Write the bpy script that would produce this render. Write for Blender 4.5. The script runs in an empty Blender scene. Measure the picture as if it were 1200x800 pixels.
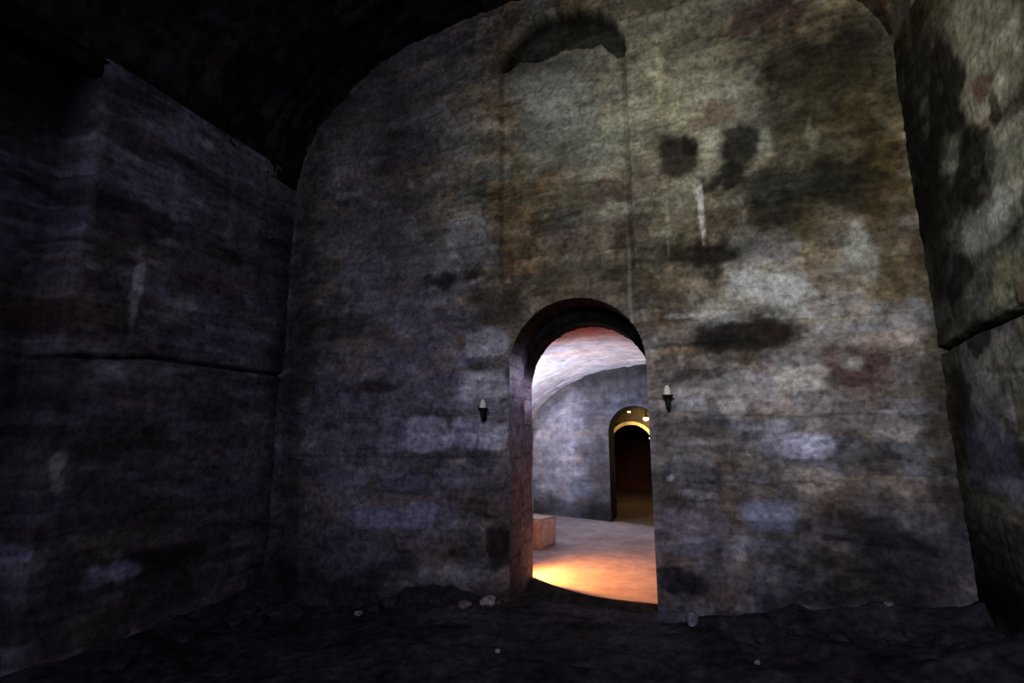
import bpy, bmesh, math, random
import numpy as np

# ------------------------------------------------------------------ layout
D, H = 4.6, 1.45                       # camera distance to the end wall, eye height
F = 600.0
PITCH = math.atan(110 / 600)
YAW = math.atan(230 / (600 / math.cos(PITCH)))
XL, XR = -4.6, 1.64                    # left and right wall planes
SPRING, RISE = 4.52, 1.72              # vault of the big room
XC, HWID = (XL + XR) / 2, (XR - XL) / 2
DCX, DHW, DZS = -1.115, 0.645, 2.085   # doorway centre, half width, springing height
WT = 0.67                              # wall thickness
PXL, PXR, PZS, PRISE = -3.25, 1.05, 1.55, 1.10   # passage behind

def ray(px, py):
    x = (px - 600) / F; y = (400 - py) / F
    f = math.cos(PITCH) - y * math.sin(PITCH); u = math.sin(PITCH) + y * math.cos(PITCH)
    return (-math.sin(YAW) * f + math.cos(YAW) * x, math.cos(YAW) * f + math.sin(YAW) * x, u)
def on_y(px, py, Y=0.0):
    r = ray(px, py); t = (Y + D) / r[1]; return (r[0] * t, Y, H + r[2] * t)
def on_x(px, py, X):
    r = ray(px, py); t = X / r[0]; return (X, -D + r[1] * t, H + r[2] * t)
def on_z(px, py, Z=0.0):
    r = ray(px, py); t = (Z - H) / r[2]; return (r[0] * t, -D + r[1] * t, Z)

scn = bpy.context.scene
col = scn.collection

# ------------------------------------------------------------------ noise
def vnoise(x, y, seed):
    rng = np.random.RandomState(seed); L = rng.rand(256, 256)
    xi = np.floor(x).astype(int); yi = np.floor(y).astype(int)
    fx = x - xi; fy = y - yi
    fx = fx * fx * (3 - 2 * fx); fy = fy * fy * (3 - 2 * fy)
    a = L[yi % 256, xi % 256]; b = L[yi % 256, (xi + 1) % 256]
    c = L[(yi + 1) % 256, xi % 256]; d = L[(yi + 1) % 256, (xi + 1) % 256]
    return (a * (1 - fx) + b * fx) * (1 - fy) + (c * (1 - fx) + d * fx) * fy
def fbm(x, y, scale, octv=4, seed=0, gain=.5):
    s = 0; a = 1; tot = 0
    for o in range(octv):
        s = s + a * (vnoise(x * scale + 13.7 * o + 40, y * scale + 7.1 * o + 40, seed + o) * 2 - 1); tot += a
        a *= gain; scale *= 2.03
    return s / tot * 1.5
def sstep(a, b, x):
    t = np.clip((x - a) / (b - a), 0, 1); return t * t * (3 - 2 * t)

# coursed rubble: returns per-point tint, edge distance, relief offset
def stones(u, v, seed, hmin=.16, hmax=.30, lmin=.26, lmax=.75, v0=-1.0, v1=7.5, u0=-12, u1=8):
    rng = np.random.RandomState(seed)
    uu = u + fbm(u, v, 2.2, 4, seed + 50) * .12
    vv = v + fbm(u, v, .9, 4, seed + 60) * .11
    zs = [v0]
    while zs[-1] < v1: zs.append(zs[-1] + rng.uniform(hmin, hmax))
    zs = np.array(zs)
    k = np.clip(np.searchsorted(zs, vv) - 1, 0, len(zs) - 2)
    dv = np.minimum(vv - zs[k], zs[k + 1] - vv)
    tint = np.zeros_like(u); off = np.zeros_like(u); du = np.zeros_like(u); hue = np.zeros_like(u)
    for i in range(len(zs) - 1):
        bs = [u0 + rng.uniform(0, .5)]
        while bs[-1] < u1: bs.append(bs[-1] + rng.uniform(lmin, lmax))
        bs = np.array(bs); r = rng.rand(3, len(bs))
        m = k == i
        if not m.any(): continue
        x = uu[m]; j = np.clip(np.searchsorted(bs, x) - 1, 0, len(bs) - 2)
        du[m] = np.minimum(x - bs[j], bs[j + 1] - x)
        tint[m] = r[0][j]; off[m] = r[1][j]; hue[m] = r[2][j]
    e = np.minimum(dv, du) + fbm(u, v, 9, 2, seed + 70) * .008
    return tint, e, off, hue

def blob(u, v, cu, cv, ru, rv, seed, soft=.5, warp=.55):
    soft = soft * .75
    wu = fbm(u, v, 2.2 / max(ru, .12) * .5, 4, seed) * warp * ru * 1.3
    wv = fbm(u, v, 2.2 / max(rv, .12) * .5, 4, seed + 9) * warp * rv * 1.3
    if soft < .26: d = ((np.abs(u - cu + wu * .35) / ru) ** 4 + (np.abs(v - cv + wv * .35) / rv) ** 4) ** .25
    else: d = np.sqrt(((u - cu + wu) / ru) ** 2 + ((v - cv + wv) / rv) ** 2)
    return 1 - sstep(1 - soft, 1 + soft, d)

# ------------------------------------------------------------------ materials
def nodes(m):
    m.use_nodes = True; nt = m.node_tree
    return nt, nt.nodes['Principled BSDF']
def mat_stone(name, fine=26, contrast=.5, bump=.35, rough=.92, spec=.15, bs=.012, stretch=(1, 1, 1)):
    m = bpy.data.materials.new(name); nt, b = nodes(m); N = nt.nodes; L = nt.links
    at = N.new('ShaderNodeAttribute'); at.attribute_name = 'tone'
    tc = N.new('ShaderNodeTexCoord'); mp = N.new('ShaderNodeMapping'); mp.inputs['Scale'].default_value = stretch
    L.new(tc.outputs['Object'], mp.inputs['Vector'])
    n1 = N.new('ShaderNodeTexNoise'); n1.inputs['Scale'].default_value = fine; n1.inputs['Detail'].default_value = 6; n1.inputs['Roughness'].default_value = .65
    n2 = N.new('ShaderNodeTexNoise'); n2.inputs['Scale'].default_value = fine * .55; n2.inputs['Detail'].default_value = 8; n2.inputs['Roughness'].default_value = .7
    L.new(mp.outputs[0], n1.inputs['Vector']); L.new(mp.outputs[0], n2.inputs['Vector'])
    ad = N.new('ShaderNodeMath'); ad.operation = 'ADD'; L.new(n1.outputs['Fac'], ad.inputs[0]); L.new(n2.outputs['Fac'], ad.inputs[1])
    mr = N.new('ShaderNodeMapRange'); mr.inputs['From Min'].default_value = .76; mr.inputs['From Max'].default_value = 1.24
    mr.inputs['To Min'].default_value = 1 - contrast; mr.inputs['To Max'].default_value = 1 + contrast
    L.new(ad.outputs[0], mr.inputs['Value'])
    mx = N.new('ShaderNodeVectorMath'); mx.operation = 'SCALE'
    L.new(at.outputs['Color'], mx.inputs[0]); L.new(mr.outputs[0], mx.inputs['Scale'])
    L.new(mx.outputs[0], b.inputs['Base Color'])
    bp = N.new('ShaderNodeBump'); bp.inputs['Strength'].default_value = bump; bp.inputs['Distance'].default_value = bs
    L.new(ad.outputs[0], bp.inputs['Height']); L.new(bp.outputs[0], b.inputs['Normal'])
    b.inputs['Roughness'].default_value = rough; b.inputs['Specular IOR Level'].default_value = spec
    return m
def mat_plain(name, c, rough=.7, metal=0, noise=30, var=.25, emit=None, es=0):
    m = bpy.data.materials.new(name); nt, b = nodes(m); N = nt.nodes; L = nt.links
    tc = N.new('ShaderNodeTexCoord'); n = N.new('ShaderNodeTexNoise'); n.inputs['Scale'].default_value = noise; n.inputs['Detail'].default_value = 5
    L.new(tc.outputs['Object'], n.inputs['Vector'])
    r = N.new('ShaderNodeValToRGB'); r.color_ramp.elements[0].position = .3; r.color_ramp.elements[1].position = .7
    r.color_ramp.elements[0].color = tuple(v * (1 - var) for v in c) + (1,); r.color_ramp.elements[1].color = tuple(min(1, v * (1 + var)) for v in c) + (1,)
    L.new(n.outputs['Fac'], r.inputs[0]); L.new(r.outputs[0], b.inputs['Base Color'])
    bp = N.new('ShaderNodeBump'); bp.inputs['Strength'].default_value = .2; bp.inputs['Distance'].default_value = .004
    L.new(n.outputs['Fac'], bp.inputs['Height']); L.new(bp.outputs[0], b.inputs['Normal'])
    b.inputs['Roughness'].default_value = rough; b.inputs['Metallic'].default_value = metal
    if emit: b.inputs['Emission Color'].default_value = emit + (1,); b.inputs['Emission Strength'].default_value = es
    return m

M_WALL = mat_stone('weathered_masonry', fine=24, contrast=.5, bump=.35)
M_VAULT = mat_stone('sooty_vault', fine=10, contrast=.6, bump=.5)
M_DIRT = mat_stone('dark_earth', fine=18, contrast=.6, bump=.6, bs=.02, rough=1, spec=.05)
M_PASS = mat_stone('limewashed_masonry', fine=9, contrast=.28, bump=.3, bs=.01)
M_PFLOOR = mat_stone('packed_clay_floor', fine=7, contrast=.18, bump=.15, bs=.006)
M_ROCK = mat_stone('loose_rock', fine=30, contrast=.5, bump=.5)

# ------------------------------------------------------------------ mesh helpers
def link_mesh(name, verts, faces, tone, mat, smooth=True, parent=None):
    me = bpy.data.meshes.new(name)
    verts = np.asarray(verts, dtype=np.float32); faces = np.asarray(faces, dtype=np.int32)
    me.vertices.add(len(verts)); me.vertices.foreach_set('co', verts.ravel())
    k = faces.shape[1]
    me.loops.add(faces.size); me.loops.foreach_set('vertex_index', faces.ravel())
    me.polygons.add(len(faces)); me.polygons.foreach_set('loop_start', np.arange(0, faces.size, k, dtype=np.int32))
    me.update(calc_edges=True); me.validate()
    if tone is not None:
        a = me.attributes.new('tone', 'FLOAT_COLOR', 'POINT')
        t = np.ones((len(verts), 4), dtype=np.float32); t[:, :3] = np.clip(tone, 0.002, 1)
        a.data.foreach_set('color', t.ravel())
    me.polygons.foreach_set('use_smooth', np.full(len(me.polygons), smooth))
    me.materials.append(mat)
    o = bpy.data.objects.new(name, me); col.objects.link(o)
    if parent: o.parent = parent
    return o
def grid_faces(nu, nv):
    i = np.arange(nu * nv).reshape(nv, nu)
    return np.stack([i[:-1, :-1].ravel(), i[:-1, 1:].ravel(), i[1:, 1:].ravel(), i[1:, :-1].ravel()], 1)
def structure(o): o['kind'] = 'structure'; return o
def door_sd(x, z, cx, hw, zs):
    up = np.maximum(z - zs, 0); return np.hypot(x - cx, up) - hw
def snap(x, z, sd, cell, cx, zs):
    gx = x - cx; gz = np.maximum(z - zs, 0); n = np.hypot(gx, gz) + 1e-9
    m = np.abs(sd) < cell * .55
    return np.where(m, x - sd * gx / n, x), np.where(m, z - sd * gz / n, z), np.where(m, 0, sd)
def mixc(c, col_, m, ref=.19):
    tex = np.clip(np.maximum(c.mean(1), .01) / ref, .35, 1.9) ** .6          # keep the stone texture under a stain
    return c * (1 - m[:, None]) + np.array(col_)[None, :] * (m * tex)[:, None]

def masonry(u, v, seed, base, var=.30, groove=.38, plaster=None, rough_=1.0, ustr=1.0, **kw):
    """stone colour and relief for points u (along) v (up)"""
    t, e, off, hue = stones(u, v, seed, **kw)
    if plaster is None: plaster = .25 + .75 * sstep(-.45, .15, fbm(u, v, 1.1, 5, seed + 5))
    t2, e2, _, hue2 = stones(u * ustr, v, seed + 500, hmin=.06, hmax=.15, lmin=.12, lmax=.5)
    gm = (1 - sstep(.0, .022, e)) * (1 - .8 * plaster)
    u0_, u = u, u * ustr
    c = np.ones((len(u), 3)) * np.array(base)
    k = (t - .5) * 2 * var * (1 - .65 * plaster)
    c *= (1 + k)[:, None]
    c *= (1 + (t2 - .5) * .8 * rough_ * (.45 + .55 * sstep(-.1, .3, fbm(u, v, 1.5, 3, seed + 77))))[:, None] * (1 - .22 * rough_ * (1 - sstep(0, .014, e2)))[:, None] * (1 + (hue2 - .5)[:, None] * rough_ * np.array([.16, 0, -.2])[None, :])
    c *= (1 + (hue - .5)[:, None] * np.array([.22, .0, -.24])[None, :] * (1 - .5 * plaster)[:, None])
    c *= (1 - groove * gm)[:, None]
    big = fbm(u, v, 1.3, 5, seed + 11, .6); c *= (1 + .35 * big * rough_)[:, None]
    # flaking: pale lime skin, dark bare stone, damp brown
    f1 = fbm(u * .75, v * 1.35, 1.7, 6, seed + 31, .62); f2 = fbm(u * .8, v * 1.3, 2.3, 6, seed + 38, .62); f3 = fbm(u, v, 1.2, 5, seed + 45, .6)
    c *= (1 + .42 * rough_ * sstep(.12, .26, f1) - .42 * rough_ * sstep(.14, .34, f2))[:, None]
    c *= 1 - (.55 * rough_ * sstep(.15, .5, f3))[:, None] * np.array([.1, .35, .6])[None, :]
    f4 = fbm(u * .8, v * 1.5, 6, 5, seed + 91, .65); c *= (1 + .20 * rough_ * sstep(.1, .3, f4) - .24 * rough_ * sstep(.1, .4, -f4))[:, None]
    sm = fbm(u, v * 1.5, 9, 4, seed + 12, .65); c *= (1 + .22 * sm)[:, None]
    st = fbm(u * 4, v * .5, 1.6, 3, seed + 13); c *= (1 + .16 * st)[:, None]
    hs = fbm(u * .6, v * 5, 1.9, 3, seed + 14); c *= (1 + .18 * hs)[:, None]
    u = u0_
    d = sstep(0, .035, e) * .022 * (1 - .7 * plaster) + (off - .5) * .03 * (1 - .6 * plaster)
    d = d + fbm(u, v, .8, 4, seed + 20) * .03 + fbm(u, v, 8, 4, seed + 21, .6) * .010
    return c, d, e, t

OLIVE = (.19, .18, .125); GREY = (.215, .20, .19)
# ================================================================== END WALL WITH DOORWAY
cell = .0165
us = np.arange(XL - .15, XR + .16, cell); vs = np.arange(-.6, 6.42, cell)
U, V = np.meshgrid(us, vs); nu, nv = len(us), len(vs); U = U.ravel(); V = V.ravel()
sd = door_sd(U, V, DCX, DHW, DZS)
U, V, sd = snap(U, V, sd, cell, DCX, DZS)
NCX, NHW, NZS = -1.21, .67, 5.25
nsd = door_sd(U, V, NCX, NHW, NZS)
base = np.array(GREY)
c, d, e, t = masonry(U, V, 3, base, hmin=.17, hmax=.34, lmin=.3, lmax=.9)
# upper part is greener, lower greyer
g = sstep(2.2, 3.8, V + fbm(U, V, .8, 3, 5) * .6)[:, None]
c = c * (1 - g) + c * np.array([1.0, .98, .68])[None, :] * g
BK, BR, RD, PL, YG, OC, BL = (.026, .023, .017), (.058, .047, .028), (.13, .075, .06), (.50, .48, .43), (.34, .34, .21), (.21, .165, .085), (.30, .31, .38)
blotch = [  # stains and tone patches: px, py, rx, ry (in photo pixels on this wall), colour, strength, softness
 (690, 150, 70, 75, (.29, .30, .235), .55, .7), (640, 110, 40, 50, (.27, .28, .23), .5, .7), (860, 120, 60, 50, (.31, .31, .235), .55, .6),
 (780, 160, 60, 110, (.30, .30, .2), .45, .7), (950, 330, 150, 70, (.24, .22, .17), .4, .8),
 (690, 320, 100, 45, BR, .55, .7), (590, 350, 40, 32, BR, .6, .7), (520, 327, 42, 9, BK, .8, .5), (800, 300, 70, 12, BK, .6, .7),
 (960, 60, 80, 60, BR, .75, .7), (880, 20, 55, 25, (.07, .045, .038), .8, .5), (1020, 45, 50, 35, BK, .6, .7), (930, 65, 35, 30, BK, .6, .6), (815, 55, 30, 50, (.14, .14, .1), .5, .7),  # darker patches along the top right of the wall
 (985, 150, 75, 85, (.062, .054, .026), .72, .5), (1030, 240, 32, 90, (.10, .072, .026), .7, .5), (1060, 150, 4, 70, (.2, .2, .13), .6, .5), (905, 250, 30, 14, BK, .6, .5), (930, 215, 85, 22, BK, .75, .6), (945, 250, 60, 20, BR, .6, .6),
 (795, 184, 27, 22, BK, .9, .34), (806, 172, 12, 14, BK, .8, .4), (866, 172, 22, 25, BK, .9, .33), (848, 208, 26, 14, BK, .8, .4), (832, 133, 26, 12, (.17, .12, .08), .6, .4),
 (838, 303, 20, 22, BK, .75, .5), (875, 394, 56, 19, BK, .92, .3), (905, 385, 35, 12, (.06, .04, .03), .7, .4),
 (1100, 340, 22, 60, BR, .75, .6), (1105, 480, 25, 90, BR, .7, .7),
 (955, 290, 30, 45, OC, .5, .6), (1035, 335, 60, 22, OC, .6, .6), (1010, 435, 45, 30, RD, .6, .6), (730, 215, 50, 22, RD, .35, .6), (700, 270, 60, 20, RD, .3, .6),
 (900, 342, 48, 22, (.42, .43, .40), .8, .35), (888, 300, 35, 16, (.25, .24, .23), .6, .5), (1010, 300, 19, 27, (.33, .34, .28), .75, .35), (940, 443, 34, 16, PL, .75, .3), (860, 450, 40, 14, (.30, .29, .28), .7, .35),
 (1000, 428, 14, 8, PL, .6, .4), (858, 477, 15, 9, PL, .65, .3), (895, 497, 45, 7, (.36, .37, .42), .75, .4), (948, 522, 32, 14, (.50, .50, .62), .9, .3), (905, 520, 18, 10, BL, .6, .4),
 (800, 371, 25, 3, PL, .7, .5), (1000, 372, 70, 5, (.33, .31, .24), .65, .5), (970, 395, 45, 10, (.3, .28, .24), .5, .6),
 (822, 246, 3.2, 34, (.66, .66, .56), .97, .4), (814, 222, 5, 14, (.45, .45, .38), .7, .5), (772, 92, 3, 48, YG, .7, .6), (952, 155, 6, 16, YG, .8, .5), (738, 330, 2, 60, PL, .35, .6), (783, 270, 2, 40, YG, .5, .6),
 (552, 288, 30, 26, (.29, .29, .27), .6, .4), (570, 402, 24, 16, (.48, .47, .46), .85, .25), (570, 450, 28, 18, (.58, .57, .54), .85, .25), (472, 565, 26, 9, (.22, .22, .26), .6, .3), (540, 560, 30, 10, (.22, .22, .24), .5, .25), (420, 470, 22, 12, (.22, .21, .24), .5, .25), (460, 515, 14, 14, (.24, .23, .26), .6, .25), (520, 600, 14, 12, (.22, .21, .25), .5, .3), (640, 600, 2, 2, BK, 0, .5), (500, 508, 27, 19, (.52, .51, .53), .85, .2), (546, 508, 16, 18, (.42, .41, .44), .85, .2), (580, 512, 17, 17, (.60, .59, .58), .85, .2),
 (450, 606, 40, 12, BL, .65, .25), (495, 602, 18, 16, BL, .65, .25), (440, 455, 30, 8, BK, .5, .5), (395, 560, 20, 14, BL, .35, .5),
 (820, 579, 32, 5, (.45, .43, .42), .8, .4), (787, 562, 4, 4, (.6, .6, .6), .9, .4), (905, 605, 34, 17, (.30, .32, .42), .75, .3), (810, 612, 40, 16, (.27, .23, .26), .7, .3), (835, 640, 60, 10, (.26, .27, .31), .5, .5), (960, 620, 40, 20, (.17, .15, .15), .5, .5),
 (350, 420, 16, 280, BK, .45, .8), (640, 530, 2, 2, BK, 0, .5),
 (586, 640, 14, 26, BK, .8, .3), (430, 90, 100, 60, BR, .25, .8), (460, 60, 110, 30, (.1, .1, .1), .4, .8), (800, 680, 30, 14, (.05, .04, .05), .85, .3), (960, 665, 100, 26, (.05, .045, .05), .6, .7), (1080, 640, 90, 60, (.05, .045, .05), .75, .8),
 (400, 690, 80, 25, (.05, .05, .055), .7, .7), (380, 650, 50, 25, (.07, .065, .07), .4, .8), (600, 700, 60, 14, (.06, .05, .05), .5, .7)]
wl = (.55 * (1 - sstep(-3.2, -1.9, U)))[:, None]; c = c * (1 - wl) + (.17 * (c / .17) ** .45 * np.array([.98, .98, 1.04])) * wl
for i, (px, py, rx, ry, cc, s, so) in enumerate(blotch):
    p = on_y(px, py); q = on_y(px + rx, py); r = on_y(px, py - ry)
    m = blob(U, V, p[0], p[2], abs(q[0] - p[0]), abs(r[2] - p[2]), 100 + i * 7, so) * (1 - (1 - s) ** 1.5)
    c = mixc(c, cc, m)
# fine break-up over the stains
c *= (1 + .20 * fbm(U * .8, V * 1.2, 20, 3, 900, .6) + .14 * fbm(U * .7, V * 2.2, 7, 3, 901, .6))[:, None]
fr_ = .65 * (1 - sstep(.28, .6, V + fbm(U, V, 2, 3, 78) * .12)) * sstep(.2, .7, U); c *= (1 - fr_)[:, None]  # dim fade painted into the colour at the brightly lit right foot
# darker towards the left corner
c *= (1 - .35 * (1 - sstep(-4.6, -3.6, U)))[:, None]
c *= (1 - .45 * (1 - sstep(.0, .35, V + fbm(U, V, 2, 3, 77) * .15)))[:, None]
# relief: base, niche, cracks
near = sstep(.0, .10, sd); d = d * near
inn = (nsd < 0) & (V > 2.95)
topline = 5.42 + fbm(U, V * 0, 3.5, 4, 31) * .07 - .12 * (U - NCX) - .16 * sstep(.42, .62, np.abs(U - NCX))
deep = (nsd < .015) & (V > topline)
d = np.where(inn, d * .7 - .055, d)
d = np.where(deep, d * .5 - .16, d)
c = np.where(deep[:, None], c * np.array([.17, .175, .18]), c)  # shade of the open recess painted into the colour at the window top
shade = inn & (nsd > -.04); c[shade] *= .62
# ledge mark at left edge of the blocked window, and open joints
def joint(x0, x1, z, w, depth):
    global d, c
    m = (1 - sstep(w * .4, w, np.abs(V - z - fbm(U, V * 0, 3, 3, int(z * 100)) * .02))) * sstep(x0, x0 + .08, U) * (1 - sstep(x1 - .08, x1, U))
    d = d - m * depth; c = c * (1 - (.75 if depth > .02 else .35) * m)[:, None]
a0 = on_y(583, 121); a1 = on_y(612, 121); joint(a0[0], a1[0], a0[2], .022, .05)
a0 = on_y(640, 500); 
for (xa, xb, yy) in ((497, 560, 261), (800, 1060, 376), (820, 1100, 487), (800, 1000, 566), (345, 560, 535), (380, 600, 488), (690, 790, 286), (860, 1050, 232)):
    p0 = on_y(xa, yy); p1 = on_y(xb, yy); joint(p0[0], p1[0], (p0[2] + p1[2]) / 2, .014, .006)
# plinth of rougher stones at the foot
foot = (1 - sstep(.16, .26, V + fbm(U, V, 1.5, 3, 44) * .06)) * near
d = d + foot * .05
Y = -d
faces = grid_faces(nu, nv)
fs = sd[faces]
keep = ~(fs < -1e-6).any(1)
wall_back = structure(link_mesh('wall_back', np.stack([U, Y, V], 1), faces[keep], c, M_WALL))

# ---------------------------------------------------------------- doorway reveal (stone jambs, brick arch, lower rear arch)
def outline(hw, zs, n_j=110, n_a=110, zb=-.5):
    P = [(DCX - hw, z) for z in np.linspace(zb, zs, n_j)]
    P += [(DCX - hw * math.cos(a), zs + hw * math.sin(a)) for a in np.linspace(0, math.pi, n_a)[1:]]
    P += [(DCX + hw, z) for z in np.linspace(zs, zb, n_j)[1:]]
    return np.array(P)
def arc_s(P): return np.concatenate([[0], np.cumsum(np.hypot(*np.diff(P, axis=0).T))])
rows = []; Pf = outline(DHW, DZS); Pr = outline(DHW, DZS - .15)
cx_, zs_ = DCX, DZS
pts = []; cols = []
S = arc_s(Pf); arch = Pf[:, 1] > DZS - .12
prof = [('flange', -.06)] + [('f', y) for y in np.linspace(0.004, .40, 22)] + [('r', y) for y in np.linspace(.402, WT, 16)]
for kind, y in prof:
    P = Pr if kind == 'r' else Pf
    ctr = np.stack([np.full(len(P), DCX), np.minimum(P[:, 1], (DZS - .15) if kind == 'r' else DZS)], 1)
    nrm = P - ctr; nrm /= (np.linalg.norm(nrm, axis=1)[:, None] + 1e-9)
    yy = .012 if kind == 'flange' else y
    # joints: jamb courses .3 m, voussoirs .12 m
    per = np.where(arch, .125, .30); ph = (S + np.where(arch, 0, .07) + (.15 if (y > .33) else 0)) / per
    fr = np.abs(ph - np.round(ph)) * per
    jm = 1 - sstep(.004, .016, fr + fbm(S, np.full_like(S, y), 14, 2, 4) * .004)
    blk = np.floor(ph + .5).astype(int); rr = vnoise(blk * 7.3 + 3.0, np.full(len(S), 3.0 if y < .33 else 9.0), 61)
    off = .008 * jm + fbm(S, np.full_like(S, y), 5, 4, 63) * .012 + (rr - .5) * .012
    if kind == 'flange': off = .05 + 0 * off
    elif y < .03: off = off * .3
    off = np.clip(off, -.012, .05)
    Q = P + nrm * off[:, None]
    pts.append(np.stack([Q[:, 0], np.full(len(P), yy), Q[:, 1]], 1))
    cc = np.ones((len(P), 3)) * np.array([.27, .25, .25]) * (.7 + .6 * rr)[:, None]
    brick = np.array([.145, .11, .11]) * (.55 + .8 * rr)[:, None]
    am = sstep(DZS + .05, DZS + .28, Pf[:, 1])[:, None]
    cc = cc * (1 - am) + brick * am * .24
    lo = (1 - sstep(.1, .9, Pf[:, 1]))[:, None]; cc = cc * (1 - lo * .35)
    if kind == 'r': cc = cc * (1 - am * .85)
    sp = np.exp(-((Pf[:, 1] - 2.0) / .2) ** 2) * (Pf[:, 0] < DCX); cc = cc * (.66 + 2.6 * sp)[:, None] * np.array([.80, .88, 1.15])  # bluish light on the left springer painted into the jamb colour
    cc = cc * (1 - .5 * jm)[:, None] * (1 + .3 * fbm(S, np.full_like(S, y), 9, 4, 65))[:, None]
    cols.append(cc)
pts = np.concatenate(pts); cols = np.concatenate(cols)
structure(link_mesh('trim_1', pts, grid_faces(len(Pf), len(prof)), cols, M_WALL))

# ================================================================== SIDE WALLS
def side_wall(name, X, sign, y0, y1, z0, z1, seed, base, stains, cellw, extra=None, endy=None):
    us = np.arange(y0, y1 + cellw * .5, cellw); vs = np.arange(z0, z1 + cellw * .5, cellw)
    U, V = np.meshgrid(us, vs); U = U.ravel(); V = V.ravel()
    c, d, e, t = masonry(U, V, seed, base, ustr=.55, hmin=.2, hmax=.42, lmin=.35, lmax=1.0)
    d = d * .45
    for i, (px, py, rx, ry, cc, s, so) in enumerate(stains):
        p = on_x(px, py, X); q = on_x(px + rx, py, X); q2 = on_x(px - rx, py, X); r = on_x(px, py - ry, X)
        m = blob(U, V, p[1], p[2], min(abs(q[1] - p[1]), abs(q2[1] - p[1])) * 1.1, abs(r[2] - p[2]), seed * 31 + i * 7, so) * (1 - (1 - s) ** 1.5)
        c = mixc(c, cc, m, base[0])
    c *= (1 + .25 * fbm(U * .6, V, 14, 3, seed + 300, .6))[:, None]
    # long horizontal open bed joint with a small offset course above
    zc = 2.1 + fbm(U, V * 0, .9, 3, seed + 8) * .05
    m = (1 - sstep(.008, .028, np.abs(V - zc))) * (.55 + .45 * sstep(-.3, .1, fbm(U, V * 0, 2, 3, seed + 66))); d = d - m * .05; c = c * (1 - .85 * m)[:, None]
    d = d + .012 * sstep(0, .03, V - zc)
    if extra: c, d = extra(U, V, c, d)
    P = np.stack([X + sign * d, U, V], 1)
    f = grid_faces(len(us), len(vs))
    if sign < 0: f = f[:, ::-1]
    return structure(link_mesh(name, P, f, c, M_WALL))
def left_extra(U, V, c, d):
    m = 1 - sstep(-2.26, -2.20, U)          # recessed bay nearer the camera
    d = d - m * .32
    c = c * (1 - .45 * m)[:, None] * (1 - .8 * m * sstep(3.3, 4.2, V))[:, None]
    # old vertical edges and streaks of lime
    for yy, s in ((-1.5, .35), (-.55, .3), (-2.9, .5)):
        k = (1 - sstep(.01, .06, np.abs(U - yy - fbm(U * 0, V, 1.2, 3, 9) * .05))) * sstep(1.0, 4.0, V)
        c = c * (1 + s * k)[:, None]
    c *= (1 - .4 * sstep(-.35, -.02, U))[:, None]     # darker towards the corner
    return c, d
LS = [(160, 335, 6, 40, (.5, .5, .45), .85, .4), (68, 550, 8, 22, (.55, .55, .48), .85, .4), (130, 672, 28, 12, (.42, .42, .5), .8, .35), (22, 655, 24, 16, (.36, .33, .39), .8, .35), (152, 750, 8, 16, (.42, .40, .47), .8, .35), (215, 358, 14, 5, (.42, .40, .38), .7, .4), (130, 437, 24, 10, (.34, .34, .34), .7, .4), (205, 358, 22, 8, (.25, .22, .21), .7, .4),
      (70, 375, 40, 25, (.07, .035, .032), .7, .5), (140, 300, 35, 40, (.07, .055, .045), .7, .5), (250, 335, 28, 10, (.10, .05, .05), .6, .5), (240, 580, 30, 18, (.18, .17, .2), .4, .5), (115, 440, 30, 14, (.2, .2, .2), .5, .5),
      (60, 470, 60, 60, (.045, .045, .04), .65, .6), (130, 510, 60, 30, (.045, .045, .035), .6, .6), (60, 700, 40, 50, (.05, .045, .045), .7, .6), (200, 690, 70, 30, (.08, .075, .08), .5, .6), (330, 500, 14, 150, (.07, .07, .07), .6, .7), (270, 240, 5, 60, (.22, .22, .22), .5, .5), (115, 180, 5, 100, (.2, .2, .19), .5, .6)]
side_wall('wall_left', XL, 1, -5.2, .02, -.8, 4.62, 17, (.125, .12, .12), LS, .022, left_extra)
def right_extra(U, V, c, d):
    zc = 2.1
    m = (1 - sstep(.05, .8, -U)) * .62; c = c * (1 - m)[:, None]  # weaker light towards the corner painted into the wall colour
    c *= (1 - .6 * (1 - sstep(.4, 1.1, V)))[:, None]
    return c, d
RS = [(1155, 55, 42, 85, (.52, .50, .38), .9, .3), (1120, 20, 14, 60, (.3, .28, .2), .7, .5), (1185, 185, 26, 55, (.46, .46, .35), .85, .35), (1160, 262, 36, 30, (.44, .46, .42), .85, .3), (1185, 320, 30, 25, (.40, .40, .26), .75, .4), (1148, 430, 20, 42, (.38, .40, .36), .8, .3), (1190, 440, 16, 45, (.30, .33, .28), .7, .35), (1165, 395, 25, 12, (.3, .3, .28), .6, .4), (1175, 480, 30, 18, (.3, .3, .3), .6, .4),
      (1082, 200, 16, 125, BK, .85, .5), (1108, 250, 16, 90, (.04, .036, .02), .8, .5), (1115, 140, 22, 80, BK, .85, .35), (1140, 190, 16, 40, BK, .8, .35), (1146, 225, 12, 20, BK, .7, .35), (1125, 330, 18, 40, BK, .8, .35), (1150, 395, 12, 22, BK, .85, .35), (1130, 490, 12, 60, BK, .6, .5), (1085, 60, 12, 50, BR, .8, .5), (1155, 105, 12, 18, RD, .7, .35), (1170, 130, 8, 24, BK, .7, .35), (1190, 95, 10, 30, (.2, .2, .15), .7, .35), (1196, 250, 8, 30, BK, .6, .4), (1170, 545, 25, 40, (.25, .27, .38), .6, .5), (1155, 700, 40, 30, BK, .6, .5)]
side_wall('wall_right', XR, -1, -5.2, .02, -.5, 4.62, 23, (.17, .165, .13), RS, .015, right_extra)

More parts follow.
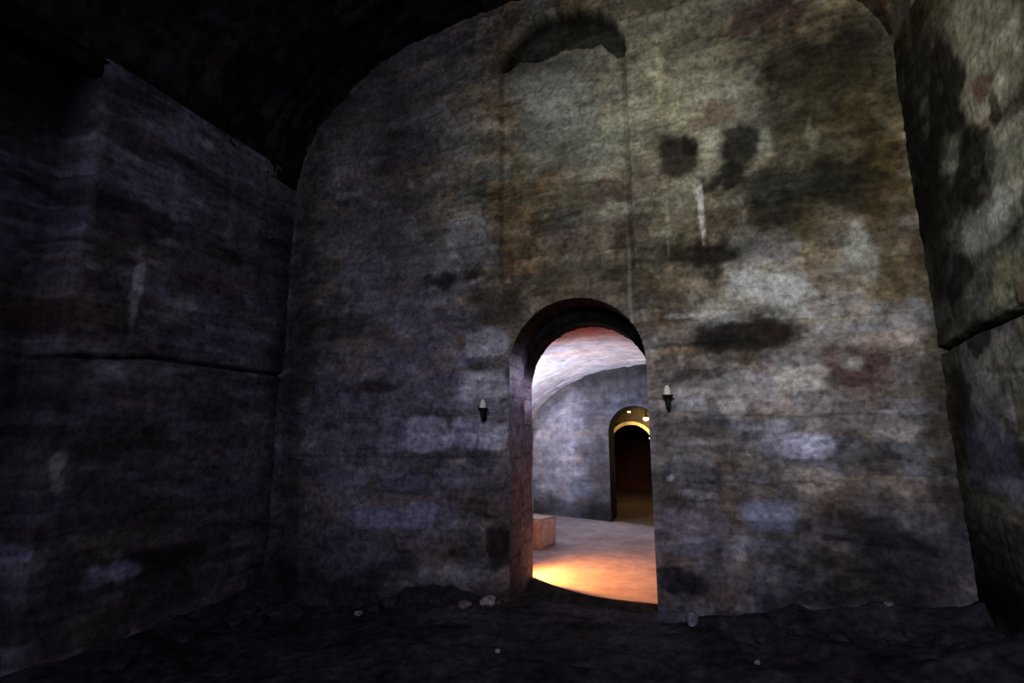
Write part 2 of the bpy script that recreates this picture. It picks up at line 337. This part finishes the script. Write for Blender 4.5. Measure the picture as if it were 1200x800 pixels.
# rest of the big room, behind the camera
def flat(name, pts, c, mat=M_WALL, n=20):
    a, b, cc, dd = [np.array(p, float) for p in pts]
    s, t = np.meshgrid(np.linspace(0, 1, n), np.linspace(0, 1, n)); s = s.ravel()[:, None]; t = t.ravel()[:, None]
    P = (a * (1 - s) + b * s) * (1 - t) + (dd * (1 - s) + cc * s) * t
    k = 1 + .3 * fbm(P[:, 0] + P[:, 1], P[:, 2], 1.5, 4, 88)
    return structure(link_mesh(name, P, grid_faces(n, n), np.array(c)[None, :] * k[:, None], mat))
YB = -10.0
flat('wall_left_rear', [(XL - .32, -5.2, -.8), (XL - .32, YB, -.8), (XL - .32, YB, 4.7), (XL - .32, -5.2, 4.7)], (.08, .08, .08))
flat('wall_right_rear', [(XR, -5.2, -.8), (XR, YB, -.8), (XR, YB, 4.7), (XR, -5.2, 4.7)], (.12, .12, .1))
flat('wall_front', [(XL - .4, YB, -.8), (XR + .1, YB, -.8), (XR + .1, YB, 6.6), (XL - .4, YB, 6.6)], (.12, .12, .1))

# ================================================================== BARREL VAULT
th = np.linspace(-.02, math.pi + .02, 330); ys = np.concatenate([np.arange(.05, -5.2, -.03), np.linspace(-5.3, YB, 30)])
T, YY = np.meshgrid(th, ys); T = T.ravel(); YY = YY.ravel()
s = T * 2.6
c, d, e, t = masonry(s, YY, 41, (.075, .062, .05), hmin=.16, hmax=.3, lmin=.25, lmax=.7, v0=-10.5, v1=1)
# light on the vault's right flank is painted in, over olive brown staining
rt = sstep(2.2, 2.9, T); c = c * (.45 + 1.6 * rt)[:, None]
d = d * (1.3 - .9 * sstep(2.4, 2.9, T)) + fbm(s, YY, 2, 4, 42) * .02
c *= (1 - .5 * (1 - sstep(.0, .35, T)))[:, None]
hw = HWID + .02 - d; rz = RISE - d
P = np.stack([XC - hw * np.cos(T), YY, SPRING + rz * np.sin(T)], 1)
P[T < 0.0, 2] -= .05
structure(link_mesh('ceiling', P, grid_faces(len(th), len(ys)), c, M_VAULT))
# dark setback where the vault springs from the left recess
flat('ceiling_recess', [(XL - .4, -2.2, 4.56), (XL + .06, -2.2, 4.56), (XL + .06, YB, 4.56), (XL - .4, YB, 4.56)], (.04, .035, .03), M_VAULT)

# ================================================================== EARTH FLOOR
def lit_edge_y(x):   # front edge of the lit passage floor, curved along the lamp's shadow edge inside the doorway
    s = np.clip((x - (DCX - DHW)) / (2 * DHW), 0, 1)
    return .70 - .46 * np.sin(np.clip(s * 1.35, 0, 1) * math.pi / 2) ** .9 + .03 * s
def floor_h(x, y):
    left = -.30 * sstep(-1.9, -4.0, x)
    right = .16 * sstep(-.4, 1.2, x) * sstep(-1.6, -.3, y)
    n = fbm(x, y, 1.2, 4, 71) * .045 + fbm(x, y, 6, 4, 72, .6) * .022
    bank = .10 * np.exp(-np.abs(y + .05) / .22) * (1 - np.exp(-((x - DCX) / .85) ** 6)) * (1 + .5 * fbm(x, y * 0, 2.5, 3, 73))
    bl = .16 * np.exp(-np.abs(x - XL) / .3); br = .16 * np.exp(-np.abs(x - XR) / .35) * (1 + fbm(y, x * 0, 3, 3, 74))
    door = (np.abs(x - DCX) < DHW + .3) & (y > -.5)
    base = left + right + n + bank + bl + br - .02
    w = sstep(-.6, -.05, y) * (1 - sstep(DHW + .0, DHW + .45, np.abs(x - DCX)))
    return base * (1 - w) + (-.03 + n * .4) * w
xs = np.arange(XL - .5, XR + .12, .022); ys = np.concatenate([np.linspace(YB, -2.4, 40), np.arange(-2.38, .16, .02)])
X, Yy = np.meshgrid(xs, ys); X = X.ravel(); Yy = Yy.ravel()
Z = floor_h(X, Yy)
k = (1 + .5 * fbm(X, Yy, 3, 4, 81) + .4 * fbm(X, Yy, 12, 3, 82))
c = np.array([.042, .038, .042])[None, :] * k[:, None]
for i, (px, py, rx, ry, cc, s_, so) in enumerate([(560, 722, 60, 10, (.16, .13, .16), .8, .6), (800, 725, 70, 12, (.11, .095, .12), .7, .6), (770, 752, 60, 5, (.13, .12, .12), .7, .5), (470, 705, 40, 6, (.07, .07, .08), .6, .6), (1180, 715, 30, 20, (.12, .12, .11), .6, .6), (640, 745, 60, 12, (.05, .035, .035), .5, .6)]):
    p = on_z(px, py); q = on_z(px + rx, py); r = on_z(px, py - ry)
    c = mixc(c, cc, blob(X, Yy, p[0], p[1], abs(q[0] - p[0]), abs(r[1] - p[1]), 700 + i * 5, so) * s_)
floor = structure(link_mesh('floor', np.stack([X, Yy, Z], 1), grid_faces(len(xs), len(ys)), c, M_DIRT))
# dark raised strip added along the lamp's shadow edge through the doorway
n = 70; m_ = 16
sx = np.linspace(DCX - DHW - .02, DCX + DHW + .02, n); pts = []; cols = []
for j in range(m_):
    t_ = j / (m_ - 1); ye = lit_edge_y(sx)
    y = .10 + (ye - .10) * t_ if j < m_ - 2 else ye + (.012 if j == m_ - 2 else .02)
    z = -.03 + .055 * sstep(.2, 1.0, np.full(n, t_)) + fbm(sx, y, 5, 3, 91) * .008 * (1 - t_)
    if j == m_ - 1: z = np.full(n, -.08)
    pts.append(np.stack([sx, y, z], 1)); cols.append(np.ones((n, 3)) * np.array([.032, .03, .024]) * (1 + .4 * fbm(sx, y, 8, 3, 92))[:, None])
structure(link_mesh('trim_2', np.concatenate(pts), grid_faces(n, m_), np.concatenate(cols), M_DIRT))

# ================================================================== PASSAGE BEHIND THE DOORWAY
PCX, PHW = (PXL + PXR) / 2, (PXR - PXL) / 2
FA, FB = (-3.24, 5.14), (-1.28, 4.36)         # line of its end wall on plan
fd = np.array([FB[0] - FA[0], FB[1] - FA[1]]); fd = fd / np.linalg.norm(fd)
def far_y(x): return FA[1] + (x - FA[0]) * fd[1] / fd[0]
# vault + side walls in one section
sec = [(PXL, z, 0) for z in np.linspace(-.15, PZS, 60)] + [(PCX - PHW * math.cos(a), PZS + PRISE * math.sin(a), 1) for a in np.linspace(0, math.pi, 160)[1:]] + [(PXR, z, 0) for z in np.linspace(PZS, -.15, 30)[1:]]
sec = np.array(sec); S2 = arc_s(sec[:, :2])
ts = np.linspace(0, 1, 150); pts = []; cols = []
for tt in ts:
    y = WT - .01 + (far_y(sec[:, 0]) + .05 - WT) * tt
    ctr = np.stack([np.full(len(sec), PCX), np.full(len(sec), 1.0)], 1); nr = sec[:, :2] - ctr; nr /= np.linalg.norm(nr, axis=1)[:, None]
    cc, dd, _, _ = masonry(S2, y, 51, (.52, .48, .47), var=.12, groove=.25, rough_=.35, hmin=.2, hmax=.3, v0=-1, v1=7)
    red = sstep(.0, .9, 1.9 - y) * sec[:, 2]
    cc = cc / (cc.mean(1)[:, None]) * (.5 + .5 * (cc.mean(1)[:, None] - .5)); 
    cc = cc * (1 - red[:, None] * np.array([.05, .58, .64])[None, :])  # orange bounce from the floor painted into the vault near the door
    pts.append(np.stack([sec[:, 0] - nr[:, 0] * dd * .8, y, sec[:, 1] - nr[:, 1] * dd * .8], 1)); cols.append(cc)
structure(link_mesh('ceiling_passage', np.concatenate(pts), grid_faces(len(sec), len(ts)), np.concatenate(cols), M_PASS))
# back face of the thick wall
us = np.arange(PXL - .1, PXR + .1, .05); vs = np.arange(-.15, 2.8, .05); U, V = np.meshgrid(us, vs); nu2, nv2 = len(us), len(vs); U = U.ravel(); V = V.ravel()
sd = door_sd(U, V, DCX, DHW, DZS - .15); U, V, sd = snap(U, V, sd, .05, DCX, DZS - .15)
f2 = grid_faces(nu2, nv2); f2 = f2[~(sd[f2] < -1e-6).any(1)]
structure(link_mesh('wall_passage_near', np.stack([U, np.full_like(U, WT), V], 1), f2, np.ones((len(U), 3)) * .3, M_PASS))
# end wall with a further arched opening
OX0, OX1, OZS = -1.63, -.72, 1.49
OCX, OHW = (OX0 + OX1) / 2, (OX1 - OX0) / 2
cw = .02; us = np.arange(PXL - .1, PXR + .1, cw); vs = np.arange(-.15, 2.75, cw); U, V = np.meshgrid(us, vs); nu2, nv2 = len(us), len(vs); U = U.ravel(); V = V.ravel()
sd = door_sd(U, V, OCX, OHW, OZS); U, V, sd = snap(U, V, sd, cw, OCX, OZS)
c, d, e, t = masonry(U, V, 57, (.27, .26, .285), var=.12, groove=.22, rough_=.45, hmin=.18, hmax=.3)
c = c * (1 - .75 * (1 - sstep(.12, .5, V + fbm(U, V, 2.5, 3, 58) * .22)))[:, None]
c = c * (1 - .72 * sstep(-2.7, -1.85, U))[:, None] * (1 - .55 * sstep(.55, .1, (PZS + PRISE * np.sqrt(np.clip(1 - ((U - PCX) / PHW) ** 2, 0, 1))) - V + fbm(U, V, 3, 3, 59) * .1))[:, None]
d = d * sstep(0, .08, sd)
f2 = grid_faces(nu2, nv2); f2 = f2[~(sd[f2] < -1e-6).any(1)]
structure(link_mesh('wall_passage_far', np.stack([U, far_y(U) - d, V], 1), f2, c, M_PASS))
# floor of passage and corridor
xs = np.arange(PXL - .2, PXR + .2, .05); ys = np.arange(.1, 10.6, .05); X, Yy = np.meshgrid(xs, ys); X = X.ravel(); Yy = Yy.ravel()
Z = fbm(X, Yy, 1.0, 3, 95) * .012 
c = np.array([.36, .32, .31])[None, :] * (1 + .16 * fbm(X, Yy, 2.2, 4, 96) + .12 * fbm(X, Yy, 9, 3, 97))[:, None]
far = sstep(-.1, .25, Yy - far_y(X))[:, None]; c = c * (1 - far) + c * np.array([.45, .33, .2]) * far
fr = grid_faces(len(xs), len(ys)); cy = Yy[fr].mean(1); cxx = X[fr].mean(1)
kp = (cy > lit_edge_y(cxx) - .02) & ~((cy < WT + .0) & (np.abs(cxx - DCX) > DHW + .03))
structure(link_mesh('floor_passage', np.stack([X, Yy, Z], 1), fr[kp], c, M_PFLOOR))

# corridor beyond: jambs/vault, a cross arch halfway, dark brick end wall
def tunnel(name, cx, hw, zs, y0, y1, colr, n=40, shift=0.0, slanted=False):
    P = [(cx - hw, z) for z in np.linspace(-.1, zs, 14)] + [(cx - hw * math.cos(a), zs + hw * math.sin(a)) for a in np.linspace(0, math.pi, 40)[1:]] + [(cx + hw, z) for z in np.linspace(zs, -.1, 14)[1:]]
    P = np.array(P); pts = []; cols = []; S3 = arc_s(P)
    for t_ in np.linspace(0, 1, n):
        ya = far_y(P[:, 0]) if slanted else np.full(len(P), y0)
        y = ya + (y1 - ya) * t_
        k = 1 + .35 * fbm(S3, y, 3, 4, 99)
        pts.append(np.stack([P[:, 0] + shift * (y - y0) * (y1 > y0), y, P[:, 1]], 1) + np.stack([fbm(S3, y, 2, 3, 98) * .015, 0 * y, fbm(S3, y, 2, 3, 94) * .012], 1))
        cols.append(np.array(colr)[None, :] * k[:, None])
    return structure(link_mesh(name, np.concatenate(pts), grid_faces(len(P), n), np.concatenate(cols), M_PASS))
tunnel('trim_3', OCX, OHW, OZS, 4.2, 5.05, (.022, .018, .016), 16, slanted=True)
CSH = -.17
tunnel('wall_corridor', -1.22, .72, 1.36, 5.05, 9.9, (.075, .045, .03), 60, shift=CSH)
def arch_screen(name, y, cx, hw, zs, colr, ext=1.3, th=.35):
    us = np.arange(cx - ext, cx + ext, .03); vs = np.arange(-.1, 2.6, .03); U, V = np.meshgrid(us, vs); a, b = len(us), len(vs); U = U.ravel(); V = V.ravel()
    sd = door_sd(U, V, cx, hw, zs); U, V, sd = snap(U, V, sd, .03, cx, zs)
    f = grid_faces(a, b); f = f[~(sd[f] < -1e-6).any(1)]
    c = np.array(colr)[None, :] * (1 + .3 * fbm(U, V, 4, 4, 101))[:, None]
    return structure(link_mesh(name, np.stack([U, np.full_like(U, y), V], 1), f, c, M_PASS))
arch_screen('wall_corridor_near', 5.04, OCX, OHW, OZS, (.10, .08, .07))
arch_screen('wall_corridor_arch', 7.3, -1.62, .46, 1.22, (.07, .055, .035))
# pale arch ring added to paint the lamplit band of the cross arch
P0 = [(-1.62 - .465, z) for z in np.linspace(.7, 1.2, 8)] + [(-1.62 - .465 * math.cos(a), 1.22 + .465 * math.sin(a)) for a in np.linspace(.1, math.pi - .1, 50)]; P1 = [(-1.62 - .5, z) for z in np.linspace(.7, 1.2, 8)] + [(-1.62 - .54 * math.cos(a), 1.22 + .54 * math.sin(a)) for a in np.linspace(.1, math.pi - .1, 50)]
rr = np.array([(x, 7.27, z) for x, z in P0] + [(x, 7.25, z) for x, z in P1])
structure(link_mesh('trim_4', rr, grid_faces(58, 2), np.ones((116, 3)) * np.array([.75, .62, .36]), M_PASS))
flat('wall_corridor_end', [(-3.2, 9.85, -.1), (.2, 9.85, -.1), (.2, 9.85, 2.6), (-3.2, 9.85, 2.6)], (.10, .03, .02), M_PASS)

# ================================================================== THINGS
def tag(o, label, cat, group=None):
    o['label'] = label; o['category'] = cat
    if group: o['group'] = group
    return o
def empty(name, loc, rz=0):
    o = bpy.data.objects.new(name, None); col.objects.link(o); o.location = loc; o.rotation_euler = (0, 0, rz); o.empty_display_size = .05; return o
def bm_obj(name, bm, mat, parent=None, smooth=True):
    bmesh.ops.recalc_face_normals(bm, faces=bm.faces)
    me = bpy.data.meshes.new(name); bm.to_mesh(me); bm.free()
    for p in me.polygons: p.use_smooth = smooth
    me.materials.append(mat); o = bpy.data.objects.new(name, me); col.objects.link(o)
    if parent: o.parent = parent
    return o
def lathe(bm, prof, seg=20, cx=0, cy=0):
    rings = []
    for r, z in prof:
        rings.append([bm.verts.new((cx + r * math.cos(2 * math.pi * i / seg), cy + r * math.sin(2 * math.pi * i / seg), z)) for i in range(seg)])
    for a, b in zip(rings, rings[1:]):
        for i in range(seg): bm.faces.new((a[i], a[(i + 1) % seg], b[(i + 1) % seg], b[i]))
    bm.faces.new(rings[0][::-1]); bm.faces.new(rings[-1])
def tube(bm, path, rads, seg=8):
    from mathutils import Vector
    rings = []
    for i, p in enumerate(path):
        p = Vector(p); a = Vector(path[max(0, i - 1)]); b = Vector(path[min(len(path) - 1, i + 1)]); t = (b - a).normalized()
        s_ = t.cross(Vector((1, 0, 0))); s_ = s_ if s_.length > .1 else t.cross(Vector((0, 1, 0))); s_.normalize(); w = t.cross(s_)
        rings.append([bm.verts.new(p + (s_ * math.cos(2 * math.pi * k / seg) + w * math.sin(2 * math.pi * k / seg)) * rads[i]) for k in range(seg)])
    for a, b in zip(rings, rings[1:]):
        for i in range(seg): bm.faces.new((a[i], a[(i + 1) % seg], b[(i + 1) % seg], b[i]))
    bm.faces.new(rings[0][::-1]); bm.faces.new(rings[-1])
M_IRON = mat_plain('black_iron', (.018, .017, .016), .6, .7)
M_WAX = mat_plain('pale_wax', (.80, .78, .62), .45, 0, 40, .06, (1, .95, .75), .05)
M_WICK = mat_plain('charred_wick', (.01, .01, .01), .9)

def sconce(loc, cw, label, pc=1.0):
    """origin on wall face, at the bottom tip of the spike-shaped bracket; room side is -Y"""
    r = empty('wall_sconce', loc); tag(r, label, 'wall sconce', None)
    bm = bmesh.new(); lathe(bm, [(.0, 0), (.012, .004), (.017, .03), (.024, .08), (.020, .10)], 12); 
    bmesh.ops.translate(bm, verts=bm.verts, vec=(0, -.055, 0))
    bm_obj('spike', bm, M_IRON, r)
    bm = bmesh.new()
    for z in (.035, .075): tube(bm, [(0, .04, z), (0, -.02, z), (0, -.05, z + .004)], [.009, .009, .009])
    bmesh.ops.create_cube(bm, size=1, matrix=__import__('mathutils').Matrix.Translation((0, -.0, .06)) @ __import__('mathutils').Matrix.Diagonal((.034, .02, .10, 1)))
    bm_obj('wall_plate', bm, M_IRON, r, False)
    bm = bmesh.new(); lathe(bm, [(.014, .094), (.036, .104), (.047, .120), (.048, .128), (.040, .126), (.02, .118)], 18)
    bmesh.ops.translate(bm, verts=bm.verts, vec=(0, -.055, 0)); bm_obj('drip_cup', bm, M_IRON, r)
    bm = bmesh.new(); lathe(bm, [(cw, .118), (cw * 1.02, .125), (cw * .88, .16), (cw * .72, .188), (cw * .42, .205), (cw * .15, .211)], 16)
    bmesh.ops.translate(bm, verts=bm.verts, vec=(0, -.055, 0)); cd = bm_obj('candle', bm, M_WAX, r)
    bm = bmesh.new(); tube(bm, [(0, -.055, .206), (.001, -.055, .216), (.004, -.056, .224)], [.0025, .0025, .002], 6); bm_obj('wick', bm, M_WICK, cd)
    return r
pl_ = on_y(570, 494); pr_ = on_y(784, 481)
sconce((pl_[0], -.035, pl_[2]), .032, 'black iron wall sconce with pale candle, left of the doorway')
sconce((pr_[0], -.035, pr_[2]), .032, 'black iron wall sconce with pale candle, right of the doorway')

# rough stones
def rock(name, loc, size, seed, colr, rot=0, blocky=.55, rough=.12, sub=4):
    bm = bmesh.new(); bmesh.ops.create_icosphere(bm, subdivisions=sub, radius=1)
    rng = np.random.RandomState(seed)
    P = np.array([v.co[:] for v in bm.verts])
    # flatten by a handful of cutting planes for a broken look
    for _ in range(9):
        nn = rng.normal(size=3); nn /= np.linalg.norm(nn); dd = rng.uniform(.62, .88)
        q = P @ nn; P = P - np.clip(q - dd, 0, None)[:, None] * nn[None, :]
    P = np.sign(P) * np.abs(P) ** (1 - blocky * .35)
    k = 1 + rough * (fbm(P[:, 0] + P[:, 2] * .7, P[:, 1] - P[:, 2] * .6, 2.2, 4, seed))
    P = P * k[:, None] * np.array(size)[None, :]
    P[:, 2] = P[:, 2] + size[2] * .72
    F_ = np.array([[v.index for v in f.verts] for f in bm.faces]); bm.free()
    tone = np.array(colr)[None, :] * (1 + .3 * fbm(P[:, 0] * 6 / size[0] * .1, P[:, 2] * 6 / size[0] * .1 + P[:, 1], 3, 4, seed + 3))[:, None]
    o = link_mesh(name, P, F_, tone, M_ROCK, True); o.location = loc; o.rotation_euler = (0, 0, rot); return o
def gz(x, y): return float(floor_h(np.array([x]), np.array([y]))[0])

# dressed block standing on passage floor behind left jamb
bx, by = -2.27, 2.28
bm = bmesh.new(); bmesh.ops.create_cube(bm, size=1); bmesh.ops.scale(bm, verts=bm.verts, vec=(.46, .40, .37)); bmesh.ops.translate(bm, verts=bm.verts, vec=(0, 0, .185))
bmesh.ops.bevel(bm, geom=bm.edges[:], offset=.022, segments=2, affect='EDGES'); bmesh.ops.subdivide_edges(bm, edges=bm.edges[:], cuts=5, use_grid_fill=True)
bm.verts.ensure_lookup_table(); P = np.array([v.co[:] for v in bm.verts]); nz = fbm(P[:, 0] + P[:, 2], P[:, 1] - P[:, 2], 7, 3, 5) * .009
for v, q in zip(bm.verts, nz): v.co += v.co.normalized() * q
ob = bm_obj('stone_block', bm, mat_plain('pinkish_sandstone', (.50, .40, .36), .9, 0, 14, .2)); ob.location = (bx, by, 0); ob.rotation_euler = (0, 0, math.radians(-12))
tag(ob, 'squat pinkish stone block standing on the lit floor inside the doorway', 'stone block')

# pale rubble heap left of the doorway and stones in the dark earth
specific = [
 ('rubble_stone', 583, 697, (.10, .07, .045), (.42, .40, .38), 'pale stone on the heap just left of the doorway foot', 11),
 ('rubble_stone', 545, 706, (.085, .06, .035), (.20, .16, .17), 'dull mauve stone beside the pale one left of the doorway', 12),
 ('rubble_stone', 420, 715, (.045, .035, .028), (.34, .34, .27), 'small yellowish stone at wall foot, far left of doorway', 13),
 ('rubble_stone', 583, 760, (.022, .018, .014), (.42, .42, .42), 'tiny pale pebble on dark earth in front of the doorway', 14),
 ('rubble_stone', 888, 773, (.022, .018, .012), (.36, .36, .38), 'tiny pale pebble on dark earth, lower right of doorway', 15),
 ('rubble_stone', 815, 682, (.08, .05, .05), (.30, .27, .30), 'grey angular stone against the wall right of the doorway', 16),
 ('rubble_stone', 1036, 722, (.03, .025, .018), (.24, .22, .19), 'small brownish stone in dark earth near the right corner', 17)]
for nm, px, py, sz, cc, lab, sdv in specific:
    p = on_z(px, py + 4, 0)
    for _ in range(3): p = on_z(px, py + 4, gz(p[0], p[1]))
    x, y = p[0], min(p[1], -.06 - sz[1])
    o = rock(nm, (x, y, gz(x, y) - sz[2] * .25), sz, sdv, cc, sdv * .7); tag(o, lab, 'stone')
rng = random.Random(5)
for side, (xa, xb), lab, gp, n in (('l', (-4.2, -2.2), 'dark broken stone lying along the wall foot left of the doorway', 'dark stones left of the doorway', 9), ('r', (0.0, 1.45), 'dark broken stone lying along the wall foot right of the doorway', 'dark stones right of the doorway', 7)):
    for i in range(n):
        if side == 'l' and i == 4: continue
        x = xa + (xb - xa) * (i + .5) / n + rng.uniform(-.06, .06); y = -rng.uniform(.30, .46) - (.12 if i == 0 else 0); s_ = rng.uniform(.035, .075)
        o = rock('rubble_stone', (x, y, gz(x, y) - s_ * .3), (s_ * rng.uniform(1, 1.6), s_, s_ * .7), 30 + i + (50 if side == 'r' else 0), (.045, .04, .042), rng.uniform(0, 3)); tag(o, lab, 'stone', gp)
for i in range(6):
    y = -.45 - i * .24 + rng.uniform(-.05, .05); x = XL + rng.uniform(.22, .42); s_ = rng.uniform(.04, .07)
    o = rock('rubble_stone', (x, y, gz(x, y) - s_ * .3), (s_, s_ * 1.3, s_ * .75), 130 + i, (.045, .042, .045), rng.uniform(0, 3)); tag(o, 'dark broken stone lying at the foot of the left wall', 'stone', 'dark stones at the foot of the left wall')

# lamps in the far corridor
M_GLOW = mat_plain('warm_glass', (1, .9, .6), .3, 0, 5, .02, (1, .80, .42), 14)
M_GLOW2 = mat_plain('pink_glass', (1, .6, .5), .3, 0, 5, .02, (1, .5, .42), 3)
def lamp(px, py, Y, r, mat, label, nm='ceiling_lamp', up=.0):
    p = on_y(px, py, Y); e_ = empty(nm, (p[0], p[1], p[2])); tag(e_, label, 'lamp')
    bm = bmesh.new(); lathe(bm, [(r * .35, -r * .85), (r * .85, -r * .5), (r, 0), (r * .9, r * .25)], 16); bm_obj('glass_globe', bm, mat, e_)
    bm = bmesh.new(); lathe(bm, [(r * 1.08, r * .22), (r * 1.1, r * .5), (r * .5, r * .8), (r * .2, r * .9), (r * .18, r * .9 + up)], 16); bm_obj('lamp_base', bm, M_IRON, e_)
    return p
L1 = lamp(757, 490, 6.9, .06, M_GLOW, 'bright warm lamp under the ceiling of the far corridor', up=.12)
L2 = lamp(737, 482, 5.9, .028, M_GLOW, 'small yellow lamp higher and further left under the corridor ceiling', up=.08)
L3 = lamp(762, 513, 6.9, .03, M_GLOW2, 'small dim pinkish lamp low on the right of the far corridor', nm='wall_lamp', up=.03)

# ================================================================== LIGHTS
def light(kind, name, loc, target, energy, colr, **kw):
    from mathutils import Vector
    l = bpy.data.lights.new(name, kind); l.energy = energy; l.color = colr
    for k, v in kw.items(): setattr(l, k, v)
    o = bpy.data.objects.new(name, l); col.objects.link(o); o.location = loc
    o.rotation_euler = (Vector(target) - Vector(loc)).to_track_quat('-Z', 'Y').to_euler(); return o
R = math.radians
light('SPOT', 'warm_upper_light', (-.6, -6.8, 3.6), (.85, 0, 3.8), 620, (1.0, .97, .78), spot_size=R(62), spot_blend=1, shadow_soft_size=.5)
light('SPOT', 'cool_daylight', (0.2, -7.0, 3.4), (-.1, 0, 1.7), 270, (.78, .74, 1.0), spot_size=R(70), spot_blend=1, shadow_soft_size=.6)
light('AREA', 'cool_fill', (-.2, -8.8, 4.6), (-3.0, 0, 1.5), 115, (.60, .60, 1.0), size=2.5)
light('AREA', 'passage_daylight', (-2.92, 2.0, .95), (-2.3, 3.3, 2.1), 92, (.74, .77, 1.0), shape='RECTANGLE', size=.4, size_y=.4, spread=R(140))
light('SPOT', 'orange_floor_lamp', (-2.02, .76, .50), (-1.0, .95, 0), 330, (1.0, .32, .08), spot_size=R(135), spot_blend=1, shadow_soft_size=.035)
light('SPOT', 'jamb_fill', (.1, 1.35, 2.1), (-1.76, .34, 1.85), 26, (.66, .72, 1.0), spot_size=R(42), spot_blend=1, shadow_soft_size=.15)  # unseen spot added to put cool light on the left springer
light('POINT', 'corridor_bulb', (L1[0], L1[1] , L1[2] - .10), (0, 0, 0), 16, (1.0, .70, .32), shadow_soft_size=.04)

w = bpy.data.worlds.new('world'); scn.world = w; w.use_nodes = True
w.node_tree.nodes['Background'].inputs[0].default_value = (.02, .02, .03, 1); w.node_tree.nodes['Background'].inputs[1].default_value = .1

# ================================================================== CAMERA
cam = bpy.data.cameras.new('camera'); cam.lens = 18.0; cam.sensor_width = 36.0; cam.clip_start = .05
co = bpy.data.objects.new('camera', cam); col.objects.link(co); co.location = (0, -D, H)
co.rotation_euler = (math.pi / 2 + PITCH, 0, YAW); scn.camera = co
scn.view_settings.view_transform = 'Standard'; scn.view_settings.look = 'None'; scn.view_settings.exposure = 0
